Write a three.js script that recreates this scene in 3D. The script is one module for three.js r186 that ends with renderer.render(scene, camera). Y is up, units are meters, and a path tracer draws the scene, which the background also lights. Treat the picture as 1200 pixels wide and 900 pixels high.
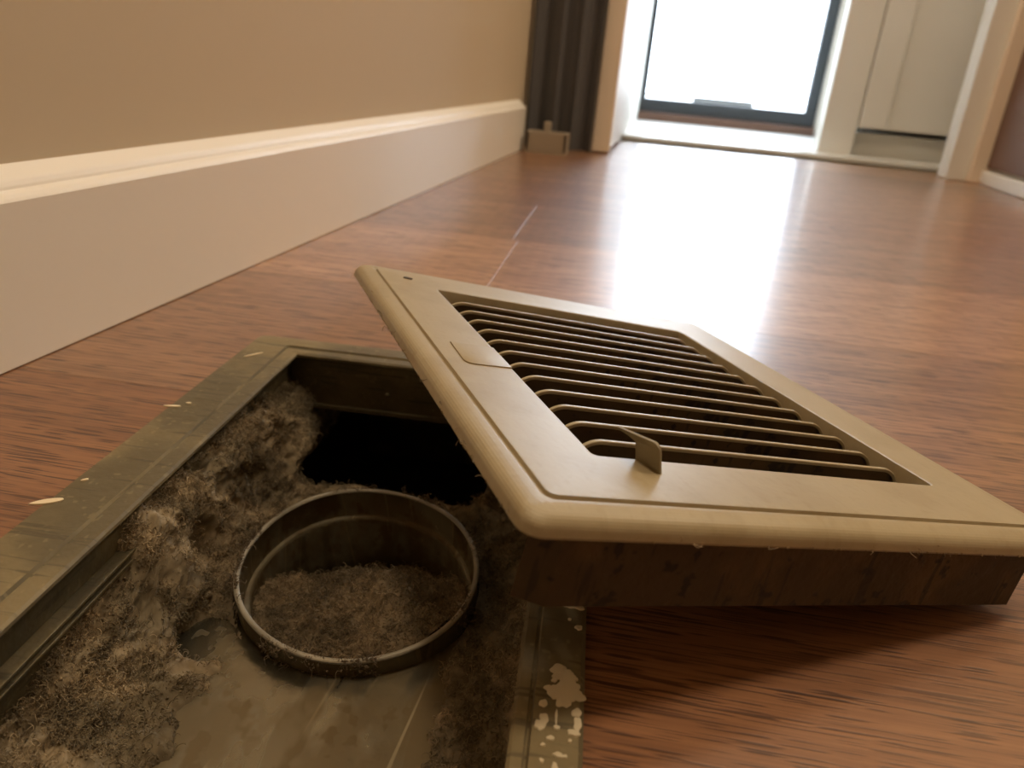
import * as THREE from 'three';
import { mergeGeometries, mergeVertices, toCreasedNormals } from 'three/addons/utils/BufferGeometryUtils.js';
import { RoundedBoxGeometry } from 'three/addons/geometries/RoundedBoxGeometry.js';
import { RectAreaLightUniformsLib } from 'three/addons/lights/RectAreaLightUniformsLib.js';
import { Brush, Evaluator, SUBTRACTION } from 'three-bvh-csg';

// ---------------------------------------------------------------- camera, sky, lights, exposure
const S = 0.17;                         // the camera stands 17 cm above the floor; drawings below are in that unit
const scene = new THREE.Scene();
const camera = new THREE.PerspectiveCamera(53.1301, 4 / 3, 0.01, 100);
{
  const x = new THREE.Vector3(0.97687, 0.08337, -0.19693), y = new THREE.Vector3(-0.1517, 0.91923, -0.36333), z = new THREE.Vector3(0.15073, 0.38479, 0.91061);
  camera.quaternion.setFromRotationMatrix(new THREE.Matrix4().makeBasis(x, y, z));
  camera.position.set(0, S, 0);
}
camera.focus = 0.285; camera.userData.fStop = 13;
scene.background = new THREE.Color(0.86, 0.97, 1.1);
scene.backgroundIntensity = 8.5;        // an overcast day outside
RectAreaLightUniformsLib.init();
const LAMPS = [
  { x: -0.08, z: -0.22, size: 0.24, power: 60, label: 'square flush ceiling lamp right above the floor register' },
  { x: 0.42, z: -1.50, size: 0.34, power: 34, label: 'added unseen square fill lamp on the ceiling over the hall by the doorway' },  // unseen fill, added to brighten the wall and the doorway
  { x: 1.50, z: -1.25, size: 0.45, power: 34, label: 'added unseen large square fill lamp over the open right side of the room' },  // unseen fill, added to brighten the left wall
];
const LAMP_COLOR = new THREE.Color(1.0, 0.80, 0.56);
const CEILING = 2.44;
const renderer = new THREE.WebGLRenderer();
renderer.toneMapping = THREE.LinearToneMapping;
renderer.toneMappingExposure = 1.06;
renderer.shadowMap.enabled = true;

// ---------------------------------------------------------------- helpers
let seed = 7;
const rnd = () => { seed = (seed * 1664525 + 1013904223) >>> 0; return seed / 4294967296; };
const rr = (a, b) => a + (b - a) * rnd();
const V = (x, y, z) => new THREE.Vector3(x, y, z);
const sstep = (a, b, x) => { const t = Math.min(1, Math.max(0, (x - a) / (b - a))); return t * t * (3 - 2 * t); };
const lerp = (a, b, t) => a + (b - a) * t;
function hash(x, y, s) {
  let h = Math.imul(x, 374761393) ^ Math.imul(y, 668265263) ^ Math.imul(s, 974634777);
  h = Math.imul(h ^ (h >>> 13), 1274126177); h ^= h >>> 16;
  return (h >>> 0) / 4294967296;
}
// value noise with whole-number periods
function vn(x, y, px, py, s) {
  let ix = Math.floor(x), iy = Math.floor(y);
  let fx = x - ix, fy = y - iy;
  fx = fx * fx * (3 - 2 * fx); fy = fy * fy * (3 - 2 * fy);
  const m = (a, p) => ((a % p) + p) % p;
  const x0 = m(ix, px), x1 = m(ix + 1, px), y0 = m(iy, py), y1 = m(iy + 1, py);
  const a = hash(x0, y0, s), b = hash(x1, y0, s), c = hash(x0, y1, s), d = hash(x1, y1, s);
  return (a + (b - a) * fx) * (1 - fy) + (c + (d - c) * fx) * fy;
}
const fbm = (x, y, s, n = 4) => { let v = 0, a = 0.5, t = 0; for (let i = 0; i < n; i++) { v += a * vn(x, y, 4096, 4096, s + i); t += a; a *= 0.55; x *= 2.03; y *= 2.03; } return v / t; };

const used = new Map();
function numbered(n) { const k = used.get(n) ?? 0; used.set(n, k + 1); return k ? n + '_' + String(k).padStart(3, '0') : n; }
function tag(o, label, category, group, kind) {
  o.userData.label = label; o.userData.category = category;
  if (group) o.userData.group = group;
  if (kind) o.userData.kind = kind;
  return o;
}
function mesh(name, geo, mat, parent = scene) {
  const m = new THREE.Mesh(geo, mat);
  m.name = numbered(name); m.castShadow = m.receiveShadow = true; parent.add(m);
  return m;
}
function struct(name, geo, mat) { const m = mesh(name, geo, mat); m.userData.kind = 'structure'; return m; }
function group(name, parent = scene) { const g = new THREE.Group(); g.name = numbered(name); parent.add(g); return g; }
function structGroup(name) { const g = group(name); g.userData.kind = 'structure'; return g; }
// box-projected uv in metres
function boxUV(geo, scale = 1) {
  let g = geo.index ? geo.toNonIndexed() : geo;
  const p = g.attributes.position, uv = new Float32Array(p.count * 2);
  const a = V(), b = V(), c = V(), n = V();
  for (let i = 0; i < p.count; i += 3) {
    a.fromBufferAttribute(p, i); b.fromBufferAttribute(p, i + 1); c.fromBufferAttribute(p, i + 2);
    n.crossVectors(b.clone().sub(a), c.clone().sub(a));
    const ax = Math.abs(n.x), ay = Math.abs(n.y), az = Math.abs(n.z);
    [a, b, c].forEach((q, k) => {
      const o = (i + k) * 2;
      if (ay >= ax && ay >= az) { uv[o] = q.x; uv[o + 1] = q.z; } else if (ax >= az) { uv[o] = q.z; uv[o + 1] = q.y; } else { uv[o] = q.x; uv[o + 1] = q.y; }
      uv[o] *= scale; uv[o + 1] *= scale;
    });
  }
  g.setAttribute('uv', new THREE.BufferAttribute(uv, 2));
  return g;
}
function box(x0, x1, y0, y1, z0, z1, r = 0) {
  const w = x1 - x0, h = y1 - y0, d = z1 - z0;
  let g = r ? new RoundedBoxGeometry(w, h, d, 2, r) : new THREE.BoxGeometry(w, h, d);
  g.translate((x0 + x1) / 2, (y0 + y1) / 2, (z0 + z1) / 2);
  return boxUV(g);
}
const sbox = (x0, x1, y0, y1, z0, z1, r = 0) => box(x0 * S, x1 * S, y0 * S, y1 * S, z0 * S, z1 * S, r);
const strip = (g) => { const h = g.index ? g.toNonIndexed() : g; for (const k of Object.keys(h.attributes)) if (!['position', 'normal', 'uv'].includes(k)) h.deleteAttribute(k); return h; };
const merge = (list) => mergeGeometries(list.map(strip));
function crease(g, a = 0.6) {
  const q = g.clone(); q.deleteAttribute('uv'); q.deleteAttribute('normal');
  return boxUV(toCreasedNormals(mergeVertices(q, 1e-6), a));
}
// surface from rows of points
function loft(rows, closed = true) {
  const n = rows[0].length, pos = [], idx = [];
  for (const r of rows) for (const p of r) pos.push(p.x, p.y, p.z);
  const m = closed ? n : n - 1;
  for (let i = 0; i < rows.length - 1; i++) for (let j = 0; j < m; j++) {
    const a = i * n + j, b = i * n + (j + 1) % n, c = a + n, d = b + n;
    idx.push(a, c, b, b, c, d);
  }
  const g = new THREE.BufferGeometry();
  g.setAttribute('position', new THREE.Float32BufferAttribute(pos, 3)); g.setIndex(idx);
  return g;
}
// rounded rectangle loop in x,z (seen from above, counter-clockwise order as looked at from +y)
function rectLoop(x0, x1, z0, z1, r, y, k = 6) {
  const out = [];
  const cs = [[x1 - r, z1 - r, 0], [x0 + r, z1 - r, 1], [x0 + r, z0 + r, 2], [x1 - r, z0 + r, 3]];
  for (const [cx, cz, q] of cs) for (let i = 0; i <= k; i++) {
    const t = (q + i / k) * Math.PI / 2;
    out.push(V(cx + r * Math.cos(t), y, cz + r * Math.sin(t)));
  }
  return out;
}
// textures: fn(u 0..1, v 0..1) -> [r,g,b] in 0..255
function tex(w, h, fn, srgb = true, ru = 1, rv = 1) {
  const d = new Uint8Array(w * h * 4);
  for (let j = 0; j < h; j++) for (let i = 0; i < w; i++) {
    const c = fn(i / w, j / h), o = (j * w + i) * 4;
    if (typeof c === 'number') d[o] = d[o + 1] = d[o + 2] = c; else { d[o] = c[0]; d[o + 1] = c[1]; d[o + 2] = c[2]; }
    d[o + 3] = 255;
  }
  const t = new THREE.DataTexture(d, w, h);
  t.magFilter = THREE.LinearFilter; t.minFilter = THREE.LinearFilter;
  t.wrapS = t.wrapT = THREE.RepeatWrapping; t.repeat.set(ru, rv);
  if (srgb) t.colorSpace = THREE.SRGBColorSpace;
  t.needsUpdate = true;
  return t;
}
const pf = (u, v, fu, fv, s, n = 4) => { let r = 0, a = 0.5, t = 0; for (let i = 0; i < n; i++) { r += a * vn(u * fu, v * fv, fu, fv, s + i); t += a; a *= 0.55; fu *= 2; fv *= 2; } return r / t; };
const mix3 = (a, b, t) => [a[0] + (b[0] - a[0]) * t, a[1] + (b[1] - a[1]) * t, a[2] + (b[2] - a[2]) * t];
const cl = (x) => Math.max(0, Math.min(255, x));
const std = (o) => new THREE.MeshStandardMaterial(o);
const phys = (o) => new THREE.MeshPhysicalMaterial(o);

// ---------------------------------------------------------------- materials
// wood: one tile is 0.64 m along the grain by 0.16 m across
function woodMaps(s) {
  const W = 2048, H = 1024, height = new Float32Array(W * H);
  const color = tex(W, H, (u, v) => {
    const wv = v + 0.012 * (pf(u, v, 3, 4, s + 40, 2) - 0.5) + 0.006 * (pf(u, v, 9, 8, s + 44, 2) - 0.5);
    const broad = pf(u, wv, 2, 7, s, 3), band = pf(u, wv, 3, 24, s + 5, 3), fine = pf(u, wv, 14, 170, s + 10, 2), pore = 0.35 * pf(u, wv, 36, 170, s + 20, 1) + 0.65 * pf(u, wv, 50, 330, s + 24, 1);
    const patch = pf(u, v, 4, 3, s + 30, 3);
    let t = 0.15 + 0.75 * broad * 0.55 + 0.35 * (band - 0.5) + 0.4 * (fine - 0.5) + 0.35 * (patch - 0.5) + 0.1;
    const p = sstep(0.53, 0.74, pore) * (0.6 + 0.4 * sstep(0.35, 0.65, band));
    let c = mix3([128, 95, 69], [208, 168, 131], Math.max(0, Math.min(1, t)));
    c = mix3(c, [66, 44, 31], p * 0.75);
    const o = Math.min(W * H - 1, Math.round(v * H) * W + Math.round(u * W));
    height[o] = 190 + 50 * (band - 0.5) + 45 * (fine - 0.5) - 120 * p;
    return c.map(cl);
  }, true, 1 / 0.64, 1 / 0.16);
  const bump = tex(W, H, (u, v) => cl(height[Math.min(W * H - 1, Math.round(v * H) * W + Math.round(u * W))]), false, 1 / 0.64, 1 / 0.16);
  return { color, bump };
}
const woods = [woodMaps(3), woodMaps(77)];
const plankMats = [];
for (const w of woods) for (const c of [0xfff4ea, 0xdccfc4, 0xd6c4b6, 0xd4bba4]) plankMats.push(phys({ map: w.color, bumpMap: w.bump, bumpScale: 0.00016, roughness: 0.5, clearcoat: 0.75, clearcoatRoughness: 0.2, color: c }));

const mottle = tex(512, 512, (u, v) => { const n = pf(u, v, 6, 6, 900, 5); return cl(150 + 150 * (n - 0.3)); }, true, 3, 3);
const smudge = tex(512, 512, (u, v) => {
  const n = pf(u, v, 5, 5, 300, 5), m = pf(u, v, 40, 40, 330, 2), f = pf(u, v, 90, 14, 350, 2);
  return mix3([255, 253, 248], [236, 230, 218], sstep(0.45, 0.75, n) * 0.5 + 0.25 * sstep(0.66, 0.8, m) + 0.15 * sstep(0.6, 0.8, f)).map(cl);
}, true, 8, 8);
const grit = tex(512, 512, (u, v) => cl(255 * pf(u, v, 60, 60, 410, 3)), false, 10, 10);
const MAT = {
  wall: std({ color: new THREE.Color(0.57, 0.475, 0.34), roughness: 0.85 }),
  ceiling: std({ color: new THREE.Color(0.80, 0.78, 0.73), roughness: 0.9 }),
  trim: phys({ color: new THREE.Color(0.86, 0.82, 0.75), roughness: 0.38 }),
  white: std({ color: new THREE.Color(0.82, 0.81, 0.76), roughness: 0.5 }),
  creamWall: std({ color: new THREE.Color(0.74, 0.72, 0.66), roughness: 0.7 }),
  casing: std({ color: new THREE.Color(0.86, 0.74, 0.60), roughness: 0.5 }),
  tile: phys({ color: new THREE.Color(0.80, 0.80, 0.77), roughness: 0.3 }),
  brown: std({ color: new THREE.Color(0.17, 0.085, 0.052), roughness: 0.5 }),
  darkFrame: std({ color: new THREE.Color(0.045, 0.055, 0.065), roughness: 0.5 }),
  sillWood: std({ color: new THREE.Color(0.14, 0.075, 0.05), roughness: 0.5 }),
  glass: phys({ color: 0xffffff, transmission: 1, thickness: 0, roughness: 0, ior: 1.5 }),
  concrete: std({ color: new THREE.Color(0.62, 0.63, 0.62), roughness: 0.9 }),
  curtain: std({ color: new THREE.Color(0.082, 0.080, 0.084), roughness: 0.9, side: THREE.DoubleSide }),
  greyBox: std({ color: new THREE.Color(0.34, 0.28, 0.21), roughness: 0.8 }),
  black: std({ color: new THREE.Color(0.015, 0.014, 0.012), roughness: 0.8 }),
  subfloor: std({ color: new THREE.Color(0.25, 0.19, 0.12), roughness: 0.9 }),
  register: phys({ color: new THREE.Color(0.385, 0.325, 0.215), roughness: 0.45, map: smudge, bumpMap: grit, bumpScale: 0.00004 }),
  lever: phys({ color: new THREE.Color(0.24, 0.205, 0.13), roughness: 0.4 }),
  steel: null, plate: null, flange: null, flangeDark: null,
};
const grimeAndShade = tex(1024, 512, (u, v) => {
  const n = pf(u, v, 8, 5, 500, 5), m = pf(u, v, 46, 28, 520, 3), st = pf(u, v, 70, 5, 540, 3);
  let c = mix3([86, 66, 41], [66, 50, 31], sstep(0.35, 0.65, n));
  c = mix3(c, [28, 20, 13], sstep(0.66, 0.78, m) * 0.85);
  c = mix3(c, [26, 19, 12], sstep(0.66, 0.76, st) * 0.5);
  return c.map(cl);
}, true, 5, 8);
const grimeBump = tex(512, 512, (u, v) => cl(255 * pf(u, v, 24, 24, 560, 4)), false, 8, 8);
MAT.slat = std({ map: grimeAndShade, color: new THREE.Color(0.9, 0.9, 0.85), roughness: 0.8 });  // slat sides coloured dark for the shade in the gaps; edges stay tan
MAT.damper = std({ map: grimeAndShade, color: new THREE.Color(1, 1, 0.95), bumpMap: grimeBump, bumpScale: 0.0008, roughness: 0.75 });
const flangeTex = tex(1024, 1024, (u, v) => {
  const n = pf(u, v, 6, 6, 600, 5), m = pf(u, v, 90, 90, 620, 2), sc = pf(u, v, 9, 120, 640, 3);
  let c = mix3([150, 136, 104], [116, 106, 82], sstep(0.35, 0.68, n));
  c = mix3(c, [176, 162, 128], sstep(0.72, 0.84, m) * 0.4);
  c = mix3(c, [88, 80, 62], sstep(0.66, 0.78, sc) * 0.55);
  return c.map(cl);
}, true, 4, 4);
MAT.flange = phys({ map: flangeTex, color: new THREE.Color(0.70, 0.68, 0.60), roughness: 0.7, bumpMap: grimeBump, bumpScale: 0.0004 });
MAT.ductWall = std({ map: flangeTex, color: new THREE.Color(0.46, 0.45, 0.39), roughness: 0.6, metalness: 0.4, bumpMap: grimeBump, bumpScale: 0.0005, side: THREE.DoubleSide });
// galvanised plate: bare metal with a patchy film of dried dust and scratches
const plateMask = (u, v) => {
  const n = pf(u, v, 7, 4, 700, 5), m = pf(u, v, 40, 30, 720, 3), e = pf(u, v, 18, 5, 740, 4);
  return Math.min(1, sstep(0.46, 0.6, n) * 0.75 + sstep(0.6, 0.75, m) * 0.5 + sstep(0.58, 0.7, e) * 0.5);
};
const scratch = (u, v) => sstep(0.74, 0.84, pf(u + 0.12 * v, v, 90, 3, 760, 2));
const plateColor = tex(1024, 1024, (u, v) => mix3(mix3([162, 160, 144], [122, 107, 78], plateMask(u, v)), [200, 190, 160], scratch(u, v) * 0.6).map(cl), true, 4, 4);
const plateRough = tex(1024, 1024, (u, v) => { const k = plateMask(u, v); return [0, cl(255 * lerp(0.24, 0.5, k)), cl(255 * lerp(0.98, 0.5, k))]; }, false, 4, 4);
MAT.plate = phys({ map: plateColor, roughnessMap: plateRough, metalnessMap: plateRough, metalness: 1, roughness: 1, bumpMap: grimeBump, bumpScale: 0.00012, side: THREE.DoubleSide });
MAT.collar = phys({ map: plateColor, color: new THREE.Color(0.5, 0.45, 0.36), metalness: 0.4, roughness: 0.6, bumpMap: grimeBump, bumpScale: 0.0004, side: THREE.DoubleSide });
MAT.bead = phys({ map: mottle, color: new THREE.Color(0.62, 0.56, 0.43), metalness: 0.2, roughness: 0.55, bumpMap: grimeBump, bumpScale: 0.0005 });  // paler tone than the collar below it
MAT.dust = std({ color: 0xffffff, vertexColors: true, roughness: 1, side: THREE.DoubleSide });
MAT.lint = std({ color: 0xffffff, roughness: 1 });
MAT.paint = phys({ color: new THREE.Color(0.62, 0.54, 0.38), roughness: 0.5 });
MAT.chip = std({ color: new THREE.Color(0.78, 0.66, 0.45), roughness: 0.7 });

// ---------------------------------------------------------------- the duct's own frame
const DUCT_TURN = Math.atan(0.093), DC = Math.cos(DUCT_TURN), DS = Math.sin(DUCT_TURN);
const D = { x0: -0.921, x1: -0.019, z0: -2.40, z1: -0.61, ox0: -1.112, ox1: 0.101, oz0: -2.54, oz1: -0.48 };   // local x right, z towards the camera
const ductToWorld = (u, y, z) => V((DC * u + DS * z) * S, y * S, (-DS * u + DC * z) * S);

// ---------------------------------------------------------------- setting
const floor = structGroup('floor');
{
  // subfloor slab round the duct's hole
  const T = 0.018, yT = -0.012;
  const slab = new Brush(new THREE.BoxGeometry(3.4, T, 6.2).translate(0.9, yT - T / 2 - 0.0005, -0.8)); slab.updateMatrixWorld();
  const hole = new Brush(new THREE.BoxGeometry((D.x1 - D.x0 + 0.12) * S, 0.3, (D.z1 - D.z0 + 0.12) * S));
  const hc = ductToWorld((D.x0 + D.x1) / 2, 0, (D.z0 + D.z1) / 2); hole.position.copy(hc); hole.rotation.y = DUCT_TURN; hole.updateMatrixWorld();
  const ev = new Evaluator(); ev.attributes = ['position', 'normal']; ev.useGroups = false;
  const r = ev.evaluate(slab, hole, SUBTRACTION);
  mesh('subfloor', boxUV(r.geometry), MAT.subfloor, floor);

  // planks: rows across the hall, turned three degrees from the wall
  const TURN = 0.0524, C = Math.cos(TURN), N = Math.sin(TURN), PW = 1.335 * S, PL = 7.2 * S, gap = 0.00012;
  const frame = new THREE.Matrix4().makeRotationY(TURN), inv = frame.clone().invert();
  const holeLocal = hole.geometry.clone().applyMatrix4(hole.matrixWorld).applyMatrix4(inv);
  const holeBrush = new Brush(holeLocal); holeBrush.updateMatrixWorld();
  const cutter = (g) => { const a = new Brush(g); a.updateMatrixWorld(); const e = ev.evaluate(a, holeBrush, SUBTRACTION); return e.geometry; };
  holeLocal.computeBoundingBox();
  const hb = holeLocal.boundingBox;
  const joints = { 2: -0.56, 3: -0.60, 1: 1.9, 0: 2.6, 4: 1.7, 5: -2.4, 6: 0.9, 7: -1.0, 8: 2.2 };
  const rowTone = { 0: 3, 1: 1, 2: 0, 3: 1, 4: 2, '-1': 1 };
  for (let row = -7; row <= 8; row++) {
    const pv0 = (0.655 + row * 1.335) * S, pv1 = pv0 + PW;
    const j0 = (joints[row] ?? hash(row + 50, 3, 9) * 6) * S;
    for (let k = -1; k <= 1; k++) {
      let a = j0 + k * PL, b = a + PL;
      const lo = -0.62, hi = 2.35;
      if (b < lo || a > hi) continue;
      const x0 = Math.max(a, lo) + gap, x1 = Math.min(b, hi) - gap, z0 = -pv1 + gap, z1 = -pv0 - gap;
      if (x1 - x0 < 0.02) continue;
      const c = 0.00012, h = 0.012;
      const ring = (o, y) => [V(x0 + o, y, z0 + o), V(x0 + o, y, z1 - o), V(x1 - o, y, z1 - o), V(x1 - o, y, z0 + o)];
      const rows = [ring(0, -h), ring(0, -c), ring(c, 0)];
      const pos = [];
      const quad = (p, q, r2, s) => { for (const t of [p, q, r2, p, r2, s]) pos.push(t.x, t.y, t.z); };
      for (let i = 0; i < 2; i++) for (let m = 0; m < 4; m++) quad(rows[i][m], rows[i][(m + 1) % 4], rows[i + 1][(m + 1) % 4], rows[i + 1][m]);
      quad(rows[2][0], rows[2][1], rows[2][2], rows[2][3]); quad(rows[0][3], rows[0][2], rows[0][1], rows[0][0]);
      let g = new THREE.BufferGeometry(); g.setAttribute('position', new THREE.Float32BufferAttribute(pos, 3)); g.computeVertexNormals();
      if (x0 < hb.max.x && x1 > hb.min.x && z0 < hb.max.z && z1 > hb.min.z) g = cutter(g);
      g = boxUV(g);
      const off = [hash(row + 90, k + 5, 1), hash(row + 90, k + 5, 2)];
      const uv = g.attributes.uv; for (let i = 0; i < uv.count; i++) uv.setXY(i, uv.getX(i) + off[0], uv.getY(i) + off[1]);
      const p = mesh('plank', g, plankMats[(rowTone[row] ?? Math.floor(hash(row + 90, k + 5, 4) * 3)) + 4 * Math.floor(hash(row + 90, k + 5, 6) * 2)], floor);
      p.rotation.y = TURN;
    }
  }
}
// walls
const WL = { x: -1.92 };
const wallTurn = -0.0105;
function wallFrame(o) { o.position.set(-1.86 * S, 0, -2.4 * S); o.rotation.y = wallTurn; return o; }
const wallLeft = wallFrame(structGroup('wall_left'));
mesh('plaster', box(-0.10 * S - 0.12, -0.10 * S, -0.012, CEILING, -1.42, 2.3), MAT.wall, wallLeft);
const baseLeft = wallFrame(structGroup('baseboard_left'));
{
  // moulded profile, swept along the wall: flat face, bead, groove, sloped cap
  const prof = [[-0.10, 0.004], [0, 0.004], [0, 0.492], [0.001, 0.498], [-0.004, 0.507], [-0.014, 0.516], [-0.026, 0.521], [-0.033, 0.5225], [-0.036, 0.526], [-0.038, 0.536], [-0.045, 0.547], [-0.060, 0.560], [-0.078, 0.572], [-0.090, 0.580], [-0.10, 0.588]];
  const rows = prof.map(([x, y]) => [V(x * S, y * S, 2.2), V(x * S, y * S, -1.28)]);
  const g = loft(rows, false);
  mesh('moulding', crease(g, 0.5), phys({ color: MAT.trim.color, roughness: 0.38, side: THREE.DoubleSide }), baseLeft);
}
struct('ceiling', box(-0.75, 2.6, CEILING, CEILING + 0.12, -3.55, 2.3), MAT.ceiling);
struct('wall_back', box(-0.6, 2.5, -0.03, CEILING, 1.9, 2.02), MAT.wall);
struct('wall_right', box(2.2, 2.32, -0.03, CEILING, -1.62, 2.0), MAT.wall);
struct('wall_hall_right', box(4.37 * S, 2.32, -0.012, CEILING, -2.045, -1.62), MAT.wall);
struct('wall_kitchen_right', box(1.9, 2.02, -0.03, CEILING, -3.5, -2.04), MAT.creamWall);
struct('wall_hall_left', box(-0.62, -0.80 * S, -0.012, CEILING, -3.5, -10.6 * S), MAT.creamWall);
{
  const w = structGroup('wall_end');
  mesh('pier', box(3.2 * S, 1.95, -0.03, CEILING, -3.40, -3.285), MAT.creamWall, w);
  mesh('header', box(-0.80 * S, 3.2 * S, 2.06, CEILING, -3.40, -3.285), MAT.creamWall, w);
}
// glazed door at the end of the hall
{
  const d = structGroup('door_1'), z0 = -3.36, z1 = -3.315, a = -0.795 * S, b = 3.19 * S, t = 2.05;
  mesh('threshold', box(a, b, 0.003, 0.205 * S, -3.38, -3.27, 0.004), MAT.sillWood, d);
  mesh('bottom_rail', box(a, b, 0.21 * S, 0.50 * S, z0, z1, 0.003), MAT.darkFrame, d);
  mesh('stile', box(a, a + 0.02, 0.50 * S, t, z0, z1, 0.003), MAT.darkFrame, d);
  mesh('stile', box(2.96 * S, b, 0.50 * S, t, z0, z1, 0.003), MAT.darkFrame, d);
  mesh('top_rail', box(a + 0.02, 2.96 * S, t - 0.1, t, z0, z1, 0.003), MAT.darkFrame, d);
  mesh('glass', box(a + 0.02, 2.96 * S, 0.50 * S, t - 0.1, -3.340, -3.336), MAT.glass, d);
}
// doorway between hall and entry
{
  const c = structGroup('trim_1');
  mesh('casing', sbox(-0.97, -0.735, 0.02, 12.1, -10.6, -10.48, 0.003), MAT.casing, c);
  mesh('jamb', sbox(-0.80, -0.735, 0.06, 12.1, -14.0, -10.6, 0.002), MAT.white, c);
  const e = structGroup('trim_2');
  mesh('jamb', sbox(3.87, 4.37, 0.0, 14.0, -12.45, -12.05, 0.003), MAT.white, e);
  mesh('casing', sbox(4.13, 4.45, 0.0, 14.0, -12.05, -11.93, 0.003), MAT.casing, e);
  struct('trim_3', sbox(2.52, 3.07, 0.0, 14.2, -14.9, -14.5, 0.003), MAT.white);
}
// pale entry floor
struct('entry_floor', sbox(-0.80, 11.0, -0.05, 0.022, -19.3, -14.0, 0.002), MAT.tile);
// brown door on the right-hand wall and the low white trim under it
{
  const d = structGroup('door_2');
  mesh('door_leaf', sbox(4.30, 4.37, 0.22, 12, -11.9, -9.6, 0.003), MAT.brown, d);
  mesh('panel', sbox(4.27, 4.30, 1.0, 5.5, -11.5, -10.0, 0.004), MAT.brown, d);
  struct('baseboard_right', sbox(4.26, 4.37, 0.0, 0.18, -11.9, -9.55, 0.004), MAT.trim);
}
// outdoors
struct('porch_ground', box(-9, 9, -0.35, -0.13, -16, -3.42), MAT.concrete);

// ---------------------------------------------------------------- lamps: one inferred overhead, two added as fill
for (const l of LAMPS) {
  const g = group('ceiling_lamp'); g.position.set(l.x, CEILING, l.z);
  tag(g, l.label, 'lamp');
  mesh('lamp_housing', box(-l.size / 2 - 0.02, l.size / 2 + 0.02, -0.045, 0, -l.size / 2 - 0.02, l.size / 2 + 0.02, 0.008), MAT.white, g);
  mesh('lamp_diffuser', box(-l.size / 2, l.size / 2, -0.055, -0.044, -l.size / 2, l.size / 2, 0.004), std({ color: 0xffffff, emissive: LAMP_COLOR, emissiveIntensity: 2 }), g);
  const a = new THREE.RectAreaLight(LAMP_COLOR, l.power, l.size, l.size);
  a.position.set(0, -0.06, 0); a.rotation.x = -Math.PI / 2; g.add(a);
}

// ---------------------------------------------------------------- far things
{
  // dark curtain in soft folds beside the doorway
  const g = group('curtain'); tag(g, 'dark grey curtain hanging in soft folds left of the tan door casing', 'curtain');
  g.position.set(-1.35 * S, 0, -10.25 * S);
  const rows = [];
  for (let j = 0; j <= 14; j++) {
    const y = lerp(0.03 * S, 2.1, j / 14), row = [];
    for (let i = 0; i <= 60; i++) { const t = i / 60; row.push(V(lerp(-0.47, 0.385, t) * S, y, (0.035 * Math.sin(t * 19 + 0.6) + 0.015 * Math.sin(t * 47)) * S * lerp(1.15, 0.8, j / 14))); }
    rows.push(row);
  }
  mesh('cloth', crease(loft(rows, false), 1.2), MAT.curtain, g);
  const r = new THREE.CylinderGeometry(0.009, 0.009, 0.20, 12); r.rotateZ(Math.PI / 2); r.translate(0, 2.105, 0);
  mesh('curtain_rod', r, MAT.black, g);
}
{
  const g = group('low_box'); tag(g, 'small pale low box on the floor at the foot of the dark curtain', 'box');
  g.position.set(-1.46 * S, 0, -9.86 * S);
  const w = 0.25, d = 0.15;
  mesh('box_body', merge([sbox(-w, w, 0, 0.03, -d, d), sbox(-w, w, 0.03, 0.25, d - 0.03, d, 0.001), sbox(-w, w, 0.03, 0.25, -d, -d + 0.03, 0.001), sbox(-w, -w + 0.03, 0.03, 0.25, -d, d), sbox(w - 0.03, w, 0.03, 0.25, -d, d)]), MAT.greyBox, g);
  mesh('dark_hole_fill', sbox(-w + 0.03, w - 0.03, 0.03, 0.19, -d + 0.03, d - 0.03), MAT.black, g);  // black block standing in for the dark hole of the box
  mesh('upright_tab', sbox(-0.06, 0.03, 0.19, 0.37, -0.02, 0.05, 0.003), MAT.greyBox, g);
}
{
  const g = group('base_cabinet'); tag(g, 'white kitchen base cabinet with recessed toe kick beyond the doorway', 'cabinet');
  g.position.set(3.06 * S, 0.022 * S, -14.5 * S);
  mesh('carcass', sbox(0.02, 7.8, 0.46, 5.1, -3.2, -0.12), MAT.white, g);
  mesh('toe_kick', sbox(0.05, 7.8, 0, 0.37, -3.1, -0.3), MAT.creamWall, g);
  mesh('back_board', sbox(0.05, 7.8, 0.37, 0.46, -3.1, -1.6), MAT.creamWall, g);
  for (const x of [0.03, 2.62, 5.2]) {
    const f = mesh('door', merge([sbox(x, x + 0.44, 0.46, 4.2, -0.12, 0, 0.003), sbox(x + 2.1, x + 2.54, 0.46, 4.2, -0.12, 0, 0.003), sbox(x + 0.44, x + 2.1, 3.76, 4.2, -0.12, 0, 0.003), sbox(x + 0.40, x + 2.14, 0.46, 3.8, -0.12, -0.06)]), MAT.white, g);
    mesh('handle', sbox(x + 2.3, x + 2.36, 3.2, 3.7, 0.0, 0.12, 0.002), MAT.darkFrame, f);
  }
  mesh('countertop', sbox(-0.05, 7.8, 5.1, 5.32, -3.2, 0.08, 0.004), MAT.greyBox, g);
}
{
  // rolled mat lying outside against the glazed door
  const g = group('rolled_mat'); tag(g, 'dark rolled mat lying outside against the glass of the end door', 'mat');
  g.position.set(1.15 * S, -0.13, -3.50);
  const pts = [];
  for (let i = 0; i <= 120; i++) { const t = i / 120 * Math.PI * 2 * 4, r = 0.02 + 0.105 * i / 120; pts.push(V(0, 0.127 + r * Math.sin(t), r * Math.cos(t))); }
  const rows = [-0.12, 0.12].map((x) => pts.map((p) => V(x, p.y, p.z)));
  mesh('rolled_cloth', loft(rows, false), std({ color: new THREE.Color(0.05, 0.055, 0.05), roughness: 0.9, side: THREE.DoubleSide }), g);
}

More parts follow.
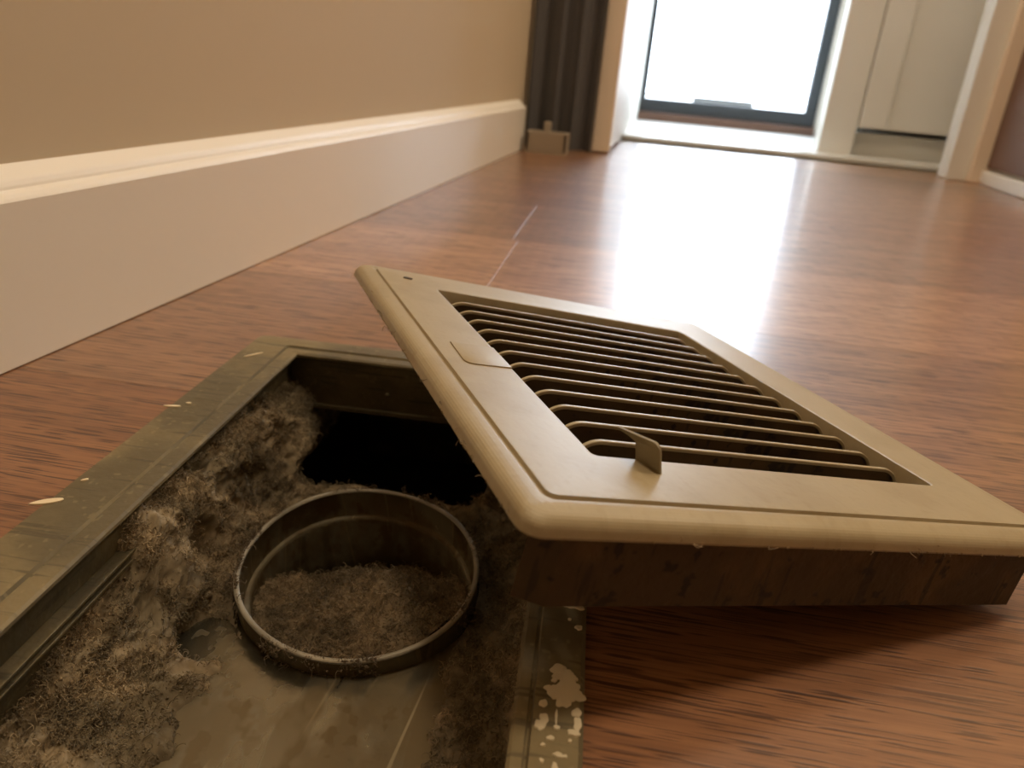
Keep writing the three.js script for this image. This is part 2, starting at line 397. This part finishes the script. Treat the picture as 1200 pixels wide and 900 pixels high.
// ---------------------------------------------------------------- duct box in the floor
const duct = group('floor_duct_box');
duct.rotation.y = DUCT_TURN;
tag(duct, 'grey metal duct box sunk in the wood floor with wide rim and round collar', 'duct');
const RING = { u: -0.476, y: -0.25, z: -1.645, r: 0.314, tilt: 0.150 };
{
  const L = (a, b, c, d, r, y) => rectLoop(a * S, b * S, c * S, d * S, r * S, y * S, 4);
  const mid = (t) => [lerp(D.ox0, D.x0, t[0]), lerp(D.ox1, D.x1, t[1]), lerp(D.oz0, D.z0, t[2]), lerp(D.oz1, D.z1, t[3])];
  const off = (o) => [D.ox0 + o, D.ox1 - o, D.oz0 + o, D.oz1 - o], inn = (o) => [D.x0 - o[0], D.x1 + o[1], D.z0 - o[2], D.z1 + o[2]];
  const c1 = [0.056, 0.034, 0.056], c2 = [0.044, 0.024, 0.044];
  const rows = [
    L(...off(0), 0.035, -0.006), L(...off(0.002), 0.035, 0.010), L(...off(0.010), 0.03, 0.019), L(...off(0.02), 0.02, 0.021),
    L(...inn(c1), 0.012, 0.021), L(...inn([0.052, 0.031, 0.052]), 0.010, 0.0135), L(...inn([0.048, 0.027, 0.048]), 0.01, 0.0135), L(...inn(c2), 0.010, 0.017), L(...inn([0.006, 0.006, 0.006]), 0.006, 0.017),
    L(...inn([0, 0, 0]), 0.004, 0.012), L(...inn([0, 0, 0]), 0.004, 0.004), L(...inn([0.006, 0.006, 0.006]), 0.004, -0.001), L(...inn([0.042, 0.020, 0.042]), 0.004, -0.001),
  ].map((r) => r.reverse());
  mesh('rim', crease(loft(rows), 0.5), MAT.flange, duct);
  const dep = -0.345, w = 0.008, deep = -0.9, B = { x0: D.x0 - 0.030, x1: D.x1 + 0.015, z0: D.z0 - 0.02, z1: D.z1 + 0.02 };
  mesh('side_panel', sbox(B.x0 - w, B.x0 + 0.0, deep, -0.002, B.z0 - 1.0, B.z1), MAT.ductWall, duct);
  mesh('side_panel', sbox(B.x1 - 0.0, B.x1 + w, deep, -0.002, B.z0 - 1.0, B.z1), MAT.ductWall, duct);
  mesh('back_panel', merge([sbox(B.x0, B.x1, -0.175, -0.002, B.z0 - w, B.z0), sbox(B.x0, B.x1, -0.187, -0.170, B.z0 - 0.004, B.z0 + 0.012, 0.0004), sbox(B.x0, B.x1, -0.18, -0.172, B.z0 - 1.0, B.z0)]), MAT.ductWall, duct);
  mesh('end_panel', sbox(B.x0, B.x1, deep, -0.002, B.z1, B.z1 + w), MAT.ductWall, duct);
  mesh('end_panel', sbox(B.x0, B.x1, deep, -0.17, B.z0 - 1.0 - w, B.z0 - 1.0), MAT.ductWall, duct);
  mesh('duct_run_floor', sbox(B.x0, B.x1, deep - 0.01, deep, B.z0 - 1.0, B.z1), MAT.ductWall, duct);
  for (const y of [-0.088, -0.108]) mesh('seam_rail', sbox(B.x0, B.x0 + 0.034, y - 0.004, y + 0.004, -1.62, B.z1, 0.0004), MAT.ductWall, duct);
  mesh('rivet', (() => { const g = new THREE.SphereGeometry(0.0016, 10, 8); g.scale(1, 1, 0.6); g.translate(-0.60 * S, -0.10 * S, (D.z0 + 0.003) * S); return boxUV(g); })(), MAT.ductWall, duct);
  // bottom plate with the round outlet cut out
  const sh = new THREE.Shape(); sh.moveTo(D.x0, D.z1); sh.lineTo(D.x1, D.z1); sh.lineTo(D.x1, D.z0 + 0.36); sh.lineTo(D.x0, D.z0 + 0.36); sh.closePath();
  const h = new THREE.Path(); h.absarc(RING.u, RING.z - 0.01, RING.r - 0.012, 0, Math.PI * 2, true); sh.holes.push(h);
  const pg = new THREE.ShapeGeometry(sh, 40); pg.scale(S, S, 1); pg.rotateX(Math.PI / 2); pg.translate(0, dep * S, 0);
  // a shallow fold runs down the plate
  mesh('bottom_plate', boxUV(pg), MAT.plate, duct);
  // collar: rolled bead, short band, inner ledge, pipe going down
  const R = RING.r * S;
  const lathe = (pts) => { const cg0 = new THREE.LatheGeometry(pts.map(([r, y]) => new THREE.Vector2(Math.max(0.0001, R + r * S), y * S)), 96);
  // slightly out of round, as beaten sheet is
  const cp = cg0.attributes.position;
  for (let i = 0; i < cp.count; i++) { const x = cp.getX(i), z = cp.getZ(i), t = Math.atan2(z, x), k = 1 + 0.006 * Math.sin(2 * t + 1) + 0.004 * Math.sin(5 * t); cp.setX(i, x * k); cp.setZ(i, z * k); cp.setY(i, cp.getY(i) + 0.0006 * Math.sin(3 * t + 2)); }
  const cg = crease(cg0, 0.7); cg.rotateX(RING.tilt); return cg; };
  const col = mesh('collar', lathe([[0, -0.115], [0, -0.006], [-0.003, -0.005], [-0.009, -0.005], [-0.012, -0.006], [-0.012, -0.082], [-0.016, -0.088], [-0.026, -0.090], [-0.030, -0.094], [-0.031, -0.100], [-0.031, -0.60], [-0.30, -0.61]]), MAT.collar, duct);
  col.position.set(RING.u * S, RING.y * S, RING.z * S);
  const bead = []; for (let i = 0; i <= 12; i++) { const t = i / 12 * Math.PI * 2; bead.push([-0.006 + 0.0075 * Math.cos(t), -0.004 + 0.0055 * Math.sin(t)]); }
  mesh('rolled_rim', lathe(bead), MAT.bead, col).userData.label = 'pale rolled rim of the collar';

  // dried paint on the right-hand rim
  const blob = (u, z, a, b, hgt, k) => {
    const n = 26, ph = rnd() * 10, ring = (f, y) => { const o = []; for (let i = 0; i < n; i++) { const t = i / n * Math.PI * 2, q = f * (1 + k * (0.5 * Math.sin(2 * t + ph) + 0.35 * Math.sin(3 * t + ph * 2) + 0.3 * Math.sin(5 * t + ph * 3))); o.push(V((u + a * q * Math.cos(t)) * S, (0.0200 + y) * S, (z + b * q * Math.sin(t)) * S)); } return o; };
    const g = crease(loft([ring(1.0, 0), ring(0.97, hgt * 0.55), ring(0.85, hgt * 0.9), ring(0.5, hgt), ring(0.02, hgt * 0.95)].map((r) => r.reverse())), 0.9);
    return boxUV(g);
  };
  const spots = [[0.054, -1.065, .020, .018, .3], [0.040, -1.020, .012, .010, .3],];
  for (let i = 0; i < 40; i++) { const a = rnd() * 6.28, q = Math.sqrt(rnd()), b = rr(0.005, 0.014); spots.push([0.066 + 0.024 * q * Math.cos(a), -1.028 + 0.036 * q * Math.sin(a), b, b * rr(0.7, 1.3), .3]); }
  spots.push(
    [0.086, -0.975, .010, .011, .2], [0.088, -0.950, .009, .018, .3], [0.082, -0.932, .011, .008, .3], [0.030, -0.985, .008, .010, .2], [0.033, -0.950, .010, .016, .3], [0.026, -0.938, .009, .012, .3],
    [0.053, -0.960, .003, .018, .3], [0.055, -0.938, .006, .006, .2], [0.046, -0.915, .008, .006, .15], [0.077, -0.915, .004, .004, .2], [0.060, -0.885, .010, .006, .3], [0.070, -0.884, .005, .004, .3],
    [0.035, -0.900, .005, .004, .3], [0.056, -0.862, .006, .010, .3], [0.035, -0.87, .004, .006, .3], [0.083, -1.245, .012, .009, .2], [0.066, -1.243, .014, .005, .5], [0.052, -1.250, .012, .004, .5], [0.040, -1.252, .007, .003, .4],
    [0.084, -1.185, .008, .008, .3], [0.066, -1.205, .004, .004, .2], [0.028, -1.262, .006, .006, .4], [0.085, -1.262, .004, .005, .4]);
  for (const [u, z, a, b, k] of spots) mesh('paint_drip', blob(u, z, a * 0.85, b * 0.85, 0.004, k), MAT.paint, duct);
}
// ---------------------------------------------------------------- lint lining the duct box
const tufts = [];     // places for tufts and fibres: {p, n, tone}
{
  const NA = 230, NV = 360, v0 = 0.62, v1 = 2.72;
  const pits = [[0.40, 1.60, 0.055, 0.05, 0.085], [0.62, 1.40, 0.06, 0.06, 0.10], [0.78, 1.13, 0.05, 0.04, 0.06], [0.36, 1.92, 0.05, 0.04, 0.05], [0.12, 1.72, 0.03, 0.05, 0.04], [0.10, 2.05, 0.03, 0.06, 0.04], [0.30, 1.30, 0.05, 0.05, 0.05]];
  const prof = (v) => {
    const ragged = 0.03 * (fbm(v * 9, 3.1, 11) - 0.5) * 2;
    let top = lerp(-0.20, -0.155, sstep(0.9, 1.28, v)); top = lerp(top, -0.035, sstep(1.28, 1.46, v)); top = lerp(top, -0.10, sstep(2.05, 2.36, v)); top += ragged;
    const tw = lerp(0.03, 0.045, sstep(1.2, 1.5, v)), foot = lerp(lerp(-0.715, -0.76, sstep(1.40, 1.55, v)), -0.875, sstep(2.05, 2.25, v)) + 0.05 * (fbm(v * 7, 9.7, 12) - 0.5);
    const back = sstep(1.90, 2.06, v), fl = lerp(lerp(-0.375, -0.31, back), -0.62, sstep(2.10, 2.30, v)), rf = -0.19 + 0.06 * (fbm(v * 6, 1.7, 13) - 0.5);
    const under = sstep(2.36, 2.48, v);
    const q = [[-0.952, top + 0.012], [-0.935, top - 0.008], [-0.918 + tw * 0.6, top - 0.045], [-0.918 + tw, lerp(top, -0.28, 0.5)], [-0.918 + tw + 0.03, -0.265], [Math.min(-0.82, foot - 0.03), -0.312], [foot, -0.338], [foot + 0.07, fl], [-0.45, fl], [rf - 0.05, fl], [rf, lerp(-0.345, -0.30, back)], [-0.11, -0.315], [-0.04, -0.25], [-0.003, -0.14]];
    return new THREE.CatmullRomCurve3(q.map(([u, y]) => V(u, under * -0.36 + (1 - under) * y < -0.4 ? y : y, 0)), false, 'centripetal');
  };
  const grid = [];
  for (let j = 0; j <= NV; j++) {
    const v = lerp(v0, v1, j / NV), c = prof(v), row = c.getPoints(NA), out = [];
    for (let i = 0; i <= NA; i++) {
      const p = row[i], a = row[Math.max(0, i - 1)], b = row[Math.min(NA, i + 1)];
      let tx = b.x - a.x, ty = b.y - a.y; const l = Math.hypot(tx, ty) || 1; tx /= l; ty /= l;
      const nx = -ty, ny = tx;                                    // out of the lint
      const s = i / NA * 1.5;
      let d = 0.060 * (fbm(s * 10, v * 10, 21, 3) - 0.5) + 0.017 * (fbm(s * 45, v * 45, 25, 3) - 0.5) + 0.006 * (fbm(s * 150, v * 150, 29, 2) - 0.5);
      d *= i < 3 ? 0.3 : 1;
      for (const [ps, pv, ra, rb, dep] of pits) d -= dep * Math.exp(-(((s - ps) / ra) ** 2 + ((v - pv) / rb) ** 2));
      const bare = p.y < -0.352 ? 0 : 1;
      d *= bare;
      let u = p.x + nx * d, y = p.y + ny * d;
      u = Math.max(D.x0 - 0.031, Math.min(D.x1 + 0.016, u)); y = Math.min(y, -0.012);
      out.push({ u, y, v, nx, ny, bare, d });
    }
    grid.push(out);
  }
  const pos = [], col = [], idx = [], n1 = NA + 1;
  for (const r of grid) for (const g of r) {
    pos.push(g.u * S, g.y * S, -g.v * S);
    const n = fbm(g.u * 9, g.v * 9 + g.y * 9, 41, 3), m = fbm(g.u * 70, g.v * 70 + g.y * 60, 45, 2);
    const c = mix3([0.275, 0.212, 0.128], [0.165, 0.13, 0.078], sstep(0.35, 0.65, n)), k = 0.7 + 0.6 * m;
    g.c = c.map((x) => x * k); col.push(...g.c);
  }
  const inRing = (u, v, r) => Math.hypot(u - RING.u, v + RING.z) < r;
  for (let j = 0; j < NV; j++) for (let i = 0; i < NA; i++) {
    const a = grid[j][i], b = grid[j + 1][i + 1];
    if (inRing((a.u + b.u) / 2, (a.v + b.v) / 2, RING.r + 0.004)) continue;
    if (!a.bare && !b.bare) continue;
    const p = j * n1 + i; idx.push(p, p + 1, p + n1, p + 1, p + n1 + 1, p + n1);
  }
  const g = new THREE.BufferGeometry();
  g.setAttribute('position', new THREE.Float32BufferAttribute(pos, 3)); g.setAttribute('color', new THREE.Float32BufferAttribute(col, 3)); g.setIndex(idx); g.computeVertexNormals();
  const lining = group('lint_lining'); lining.rotation.y = DUCT_TURN;
  tag(lining, 'thick grey-brown lint caked on the walls and floor of the duct box around the collar', 'lint', null, 'stuff');
  const m = mesh('matted_lint', g, MAT.dust, lining); m.userData.kind = 'stuff';
  // tufts
  let guard = 0;
  while (tufts.length < 34000 && guard++ < 200000) {
    const j = Math.floor(rnd() * NV), i = Math.floor(rnd() * NA), q = grid[j][i];
    if (!q.bare || inRing(q.u, q.v, RING.r + 0.015) || q.y < -0.345) continue;
    const keep = fbm(q.u * 20 + q.y * 20, q.v * 20, 61, 2);
    if (rnd() > sstep(0.3, 0.62, keep) + 0.12) continue;
    tufts.push({ p: V(q.u * S, q.y * S, -q.v * S), n: V(q.nx, q.ny, 0), c: q.c });
  }
  for (let i = 0; i < 2600; i++) {       // lint caught on the outside and the top of the collar
    const t = rnd() * Math.PI * 2, up = rnd() < 0.35 ? 0.0 : -rnd() * 0.08, k = RING.r + (up ? 0.004 : -0.004);
    const clump = fbm(Math.cos(t) * 3 + 9, Math.sin(t) * 3 + 9, 71, 3);
    if (rnd() > sstep(0.42, 0.62, clump)) continue;
    const q = V(k * Math.cos(t), up, k * Math.sin(t)).applyAxisAngle(V(1, 0, 0), RING.tilt);
    tufts.push({ p: V((RING.u + q.x) * S, (RING.y + q.y) * S, (RING.z + q.z) * S), n: V(Math.cos(t), 0.6, 0), c: [0.17, 0.13, 0.085] });
  }
  scatter(lining, tufts, 'lint_tuft', 'lint_fibre', 0.00026, 42000);
}
function scatter(parent, list, tuftName, fibreName, size, nf) {
  const ico = new THREE.IcosahedronGeometry(1, 1), ip = ico.attributes.position;
  for (let i = 0; i < ip.count; i++) { const k = 0.65 + 0.7 * hash(Math.round(ip.getX(i) * 50), Math.round(ip.getY(i) * 50) * 7 + Math.round(ip.getZ(i) * 50), 5); ip.setXYZ(i, ip.getX(i) * k, ip.getY(i) * k, ip.getZ(i) * k); }
  ico.computeVertexNormals();
  const a = new THREE.InstancedMesh(ico, MAT.lint, list.length); a.name = numbered(tuftName); a.userData.kind = 'stuff'; a.castShadow = a.receiveShadow = true;
  const o = new THREE.Object3D(), c = new THREE.Color();
  list.forEach((t, i) => {
    const s = size * (0.5 + 1.6 * rnd() ** 2.5);
    o.position.copy(t.p).addScaledVector(t.n, s * 0.3); o.rotation.set(rnd() * 6, rnd() * 6, rnd() * 6); o.scale.set(s * rr(0.7, 1.5), s * rr(0.6, 1.1), s * rr(0.7, 1.5)); o.updateMatrix(); a.setMatrixAt(i, o.matrix);
    const k = 0.75 + 0.6 * rnd(); c.setRGB(t.c[0] * k * 1.1, t.c[1] * k * 1.1, t.c[2] * k * 1.1); a.setColorAt(i, c);
  });
  parent.add(a);
  const cv = new THREE.CatmullRomCurve3([V(0, 0, 0), V(0.25, 0.5, 0.1), V(-0.1, 0.9, 0.35), V(0.3, 1.2, 0.8), V(0.8, 1.0, 1.0)]);
  const fg = new THREE.TubeGeometry(cv, 6, 0.055, 3);
  const f = new THREE.InstancedMesh(fg, MAT.lint, nf); f.name = numbered(fibreName); f.userData.kind = 'stuff'; f.castShadow = f.receiveShadow = true;
  for (let i = 0; i < nf; i++) {
    const t = list[Math.floor(rnd() * list.length)], s = 0.0007 + 0.0022 * rnd() ** 2;
    o.position.copy(t.p); o.rotation.set(rr(-1.2, 1.2), rnd() * 6.28, rr(-1.2, 1.2)); o.scale.setScalar(s); o.updateMatrix(); f.setMatrixAt(i, o.matrix);
    const k = 0.8 + 1.1 * rnd() ** 2; c.setRGB(t.c[0] * k, t.c[1] * k, t.c[2] * k); f.setColorAt(i, c);
  }
  parent.add(f);
}
{
  // lint lying inside the collar
  const pile = group('lint_pile'); pile.rotation.y = DUCT_TURN;
  tag(pile, 'brown lint heaped inside the round metal collar of the duct box', 'lint', null, 'stuff');
  const NR = 90, NT = 220, R = RING.r - 0.030, pos = [], col = [], idx = [], list = [];
  for (let i = 0; i <= NR; i++) for (let j = 0; j < NT; j++) {
    const r = R * i / NR, t = j / NT * Math.PI * 2, x = r * Math.cos(t), z = r * Math.sin(t);       // z towards the camera
    let y = -0.088 + 0.15 * z - 0.05 * sstep(-0.05, -0.25, x) + 0.02 * sstep(0.0, 0.2, x);
    y += 0.075 * Math.exp(-(((x - 0.10) / 0.08) ** 2 + ((z - 0.02) / 0.06) ** 2)) + 0.06 * Math.exp(-(((x - 0.17) / 0.09) ** 2 + ((z - 0.14) / 0.08) ** 2));
    y -= 0.12 * sstep(-0.06, -0.20, z) + 0.09 * Math.exp(-(((x - 0.20) / 0.05) ** 2 + ((z - 0.0) / 0.06) ** 2));
    y += 0.05 * (fbm(x * 16 + 5, z * 16 + 5, 81, 3) - 0.5) + 0.02 * (fbm(x * 60 + 5, z * 60 + 5, 85, 3) - 0.5) + 0.006 * (fbm(x * 160, z * 160, 88, 2) - 0.5);
    y = Math.min(y, -0.02);
    const q = V(x, y, z);
    pos.push((RING.u + q.x) * S, (RING.y + q.y + z * -0.16) * S, (RING.z + q.z) * S);
    const n = fbm(x * 12 + 3, z * 12 + 3, 91, 3), m = fbm(x * 70 + 3, z * 70, 95, 2), k = 0.7 + 0.6 * m, c = mix3([0.23, 0.175, 0.105], [0.14, 0.108, 0.065], sstep(0.35, 0.65, n)).map((v) => v * k);
    col.push(...c);
    if (rnd() < 0.5 * i / NR) list.push({ p: V(pos.at(-3), pos.at(-2), pos.at(-1)), n: V(0, 1, 0), c });
  }
  for (let i = 0; i < NR; i++) for (let j = 0; j < NT; j++) { const a = i * NT + j, b = i * NT + (j + 1) % NT; idx.push(a, b, a + NT, b, b + NT, a + NT); }
  const g = new THREE.BufferGeometry();
  g.setAttribute('position', new THREE.Float32BufferAttribute(pos, 3)); g.setAttribute('color', new THREE.Float32BufferAttribute(col, 3)); g.setIndex(idx); g.computeVertexNormals();
  mesh('matted_lint', g, MAT.dust, pile).userData.kind = 'stuff';
  scatter(pile, list, 'lint_tuft', 'lint_fibre', 0.00026, 9000);
}
// pale chips on the left-hand rim
{
  const chip = (u, z, a, b, turn, y, label) => {
    const s = new THREE.Shape(); s.moveTo(-a, 0); s.quadraticCurveTo(-a * 0.2, b, a * 0.75, b * 0.35); s.quadraticCurveTo(a * 1.1, 0.0, a * 0.7, -b * 0.45); s.quadraticCurveTo(-a * 0.2, -b * 0.9, -a, 0);
    const g = new THREE.ExtrudeGeometry(s, { depth: 0.0003, bevelEnabled: true, bevelThickness: 0.0002, bevelSize: 0.0002, bevelSegments: 2 });
    g.rotateX(-Math.PI / 2);
    const p = ductToWorld(u, 0, z), m = mesh('paint_chip', boxUV(g), MAT.chip);
    m.position.set(p.x, y, p.z); m.rotation.y = turn;
    tag(m, label, 'chip', null);
  };
  chip(-1.100, -1.357, 0.0058, 0.0024, 0.65, 0.0036, 'large pale leaf-shaped chip lying across the outer edge of the left duct rim');
  chip(-1.092, -1.884, 0.0040, 0.0012, 0.3, 0.0036, 'long thin pale chip on the outer edge of the left rim farther back');
  chip(-1.060, -1.915, 0.0012, 0.0009, 0.2, 0.0036, 'tiny white fleck on the left rim next to the long thin pale chip');
  chip(-1.079, -1.460, 0.0013, 0.0008, 0.9, 0.0036, 'tiny white fleck on the left rim just behind the large pale chip');
  chip(-0.955, -2.475, 0.0016, 0.0014, 0.2, 0.0030, 'small bright white fleck at the back left corner of the duct rim');
  chip(-1.045, -2.33, 0.0060, 0.0007, 1.0, 0.0036, 'pale sliver lying along the left rim near its back corner');
}

// ---------------------------------------------------------------- the loose register
const REG = { c: V(0.04696, 0.2910, -1.88865), M: new THREE.Matrix4().set(0.83914, 0.15577, 0.52114, 0, -0.18850, 0.98202, 0.00999, 0, -0.51021, -0.10662, 0.85341, 0, 0, 0, 0, 1) };
{
  const reg = group('floor_register');
  reg.position.copy(REG.c).multiplyScalar(S); reg.quaternion.setFromRotationMatrix(REG.M);
  tag(reg, 'tan louvred floor register lifted out and propped across the open duct box', 'register');
  const gW = 1.19668, gL = 1.38138, m = 0.16022, ow = gW / 2 - m, ol = gL / 2 - m;
  const L = (o, y, r) => rectLoop(-(ow + o) * S, (ow + o) * S, -(ol + o) * S, (ol + o) * S, r * S, y * S, 8);
  const G = m, E = m + 0.05;
  const faceRows = [L(0.004, -0.066, 0.012), L(0, -0.060, 0.012), L(0, -0.006, 0.012), L(0.001, -0.002, 0.013), L(0.005, 0, 0.016), L(G - 0.008, 0, 0.018), L(G - 0.0045, -0.0008, 0.018), L(G - 0.003, -0.0075, 0.019), L(G + 0.003, -0.0075, 0.021), L(G + 0.006, -0.0035, 0.022), L(G + 0.010, -0.0025, 0.024)];
  for (let i = 1; i <= 10; i++) { const t = i / 10 * Math.PI / 2; faceRows.push(L(G + 0.010 + (E - G - 0.010) * Math.sin(t), -0.0025 - 0.030 * (1 - Math.cos(t)), 0.024 + 0.014 * Math.sin(t))); }
  faceRows.push(L(E, -0.042, 0.038), L(E - 0.003, -0.047, 0.037), L(E - 0.02, -0.048, 0.034), L(E - 0.03, -0.040, 0.03), L(0.004, -0.040, 0.012), L(0.004, -0.066, 0.012));
  mesh('face_plate', crease(loft(faceRows), 0.42), MAT.register, reg);
  // louvre slats: thin upright plates with rounded upper corners
  const n = 13, r = 0.060, hh = 0.125, w = ow - 0.003, et = 0.005;
  const arch = (sh, k) => { sh.lineTo(-w * S + k, (-0.008 - r) * S); sh.absarc((-w + r) * S, (-0.008 - r) * S, r * S - k, Math.PI, Math.PI / 2, true); sh.absarc((w - r) * S, (-0.008 - r) * S, r * S - k, Math.PI / 2, 0, true); };
  const s = new THREE.Shape(); s.moveTo(-w * S, -hh * S); arch(s, et * S * 0.6); s.lineTo(w * S, -hh * S); s.closePath();
  const sg = new THREE.ExtrudeGeometry(s, { depth: 0.0011, bevelEnabled: false, curveSegments: 10 }); sg.translate(0, 0, -0.00055);
  const slatGeo = boxUV(sg);
  // the tan upper edge that runs over the rounded ends
  const e = new THREE.Shape(); e.moveTo(-w * S, (-0.02 - r) * S); arch(e, 0); e.lineTo(w * S, (-0.02 - r) * S); e.lineTo((w - et) * S, (-0.02 - r) * S);
  e.lineTo((w - et) * S, (-0.008 - r) * S); e.absarc((w - r) * S, (-0.008 - r) * S, (r - et) * S, 0, Math.PI / 2, false); e.absarc((-w + r) * S, (-0.008 - r) * S, (r - et) * S, Math.PI / 2, Math.PI, false); e.lineTo((-w + et) * S, (-0.02 - r) * S); e.closePath();
  const eg = new THREE.ExtrudeGeometry(e, { depth: 0.0009, bevelEnabled: true, bevelThickness: 0.0004, bevelSize: 0.0003, bevelSegments: 2, curveSegments: 10 }); eg.translate(0, 0, -0.00045);
  const edgeGeo = boxUV(eg);
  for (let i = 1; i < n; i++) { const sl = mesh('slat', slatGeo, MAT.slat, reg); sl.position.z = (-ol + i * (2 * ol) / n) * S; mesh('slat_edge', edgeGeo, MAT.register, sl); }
  // lint clinging to the lower edge of the left and near rims
  const cling = [];
  for (let i = 0; i < 160; i++) { const near = i % 3 === 0; cling.push({ p: near ? V(rr(-0.62, 0.62) * S, -0.044 * S, (gL / 2 + 0.049) * S) : V(-(gW / 2 + 0.049) * S, -0.042 * S, rr(-0.72, 0.70) * S), n: near ? V(0, 0, 1) : V(-1, 0, 0), c: [0.26, 0.2, 0.13] }); }
  scatter(reg, cling, 'lint_speck', 'lint_fibre', 0.00022, 140);
  // lower damper box
  const bx = 0.562, bz = 0.7165, bd = 0.181, t = 0.006, inset = 0.17;
  mesh('side_panel', sbox(-bx, bx, -bd, -0.040, bz - t, bz), MAT.damper, reg);
  mesh('side_panel', sbox(-bx + inset, bx, -bd + 0.012, -0.040, -bz, -bz + t), MAT.damper, reg);
  mesh('side_panel', sbox(-bx + inset, -bx + inset + t, -bd, -0.040, -bz + t, bz - t), MAT.damper, reg);
  mesh('side_panel', sbox(bx - t, bx, -bd + 0.012, -0.040, -bz + t, bz - t), MAT.damper, reg);
  // bent corner tab at the near left
  const tab = box(-0.055 * S, 0, -bd * S, -0.040 * S, -0.0009, 0); tab.rotateY(-0.55); tab.translate(-bx * S, 0, bz * S);
  mesh('corner_tab', boxUV(tab), MAT.damper, reg);
  // damper blades under the slats
  for (let i = 0; i < 6; i++) { const z = -0.58 + i * 0.232; const b = box(-(bx - 0.02 - inset) * S, (bx - 0.02) * S, -0.0005, 0.0005, -0.112 * S, 0.112 * S); b.rotateX(0.12); const q = mesh('damper_blade', b, MAT.damper, reg); q.position.set(0, -0.150 * S, z * S); }
  // the damper's legs on which the register stands
  mesh('damper_leg', sbox(-0.185, -0.155, -0.302, -bd, 0.20, 0.36, 0.0006), MAT.damper, reg);
  mesh('damper_leg', sbox(0.13, 0.19, -0.258, -bd, 0.54, 0.60, 0.0006), MAT.damper, reg);
  // lever
  const e1 = V(-0.3, 0, -0.95).normalize(), e2 = V(-0.35, 0.94, 0);
  const ls = new THREE.Shape(); ls.moveTo(0, -0.02); ls.lineTo(0, 0.045); ls.quadraticCurveTo(0.001, 0.055, 0.012, 0.0565); ls.lineTo(0.103, 0.0425); ls.lineTo(0.101, 0.0395); ls.quadraticCurveTo(0.075, 0.041, 0.057, 0.036); ls.lineTo(0.057, -0.02); ls.closePath();
  const lg = new THREE.ExtrudeGeometry(ls, { depth: 0.004, bevelEnabled: true, bevelThickness: 0.0012, bevelSize: 0.001, bevelSegments: 2, curveSegments: 8 });
  lg.scale(S, S, S);
  lg.applyMatrix4(new THREE.Matrix4().makeBasis(e1, e2, V().crossVectors(e1, e2)).setPosition(-0.334 * S, 0, 0.588 * S));
  mesh('lever', crease(lg, 0.6), MAT.lever, reg);
  // embossed latch plate on the left margin
  const lt = new THREE.Shape(); lt.moveTo(-0.548, 0.015); lt.lineTo(-0.552, -0.100); lt.quadraticCurveTo(-0.552, -0.122, -0.53, -0.122); lt.lineTo(-ow - 0.004, -0.116); lt.lineTo(-ow - 0.004, 0.012); lt.closePath();
  const pg = new THREE.ExtrudeGeometry(lt, { depth: 0.0022, bevelEnabled: true, bevelThickness: 0.0008, bevelSize: 0.0008, bevelSegments: 2 }); pg.scale(S, S, S); pg.rotateX(-Math.PI / 2);
  mesh('latch_plate', crease(pg, 0.6), MAT.register, reg);
  const sc = new THREE.CylinderGeometry(0.0018, 0.0020, 0.0006, 16); sc.scale(1.3, 1, 0.8); sc.translate(-0.513 * S, 0.0002, -0.601 * S);
  mesh('screw', boxUV(sc), MAT.damper, reg);
}
renderer.render(scene, camera);
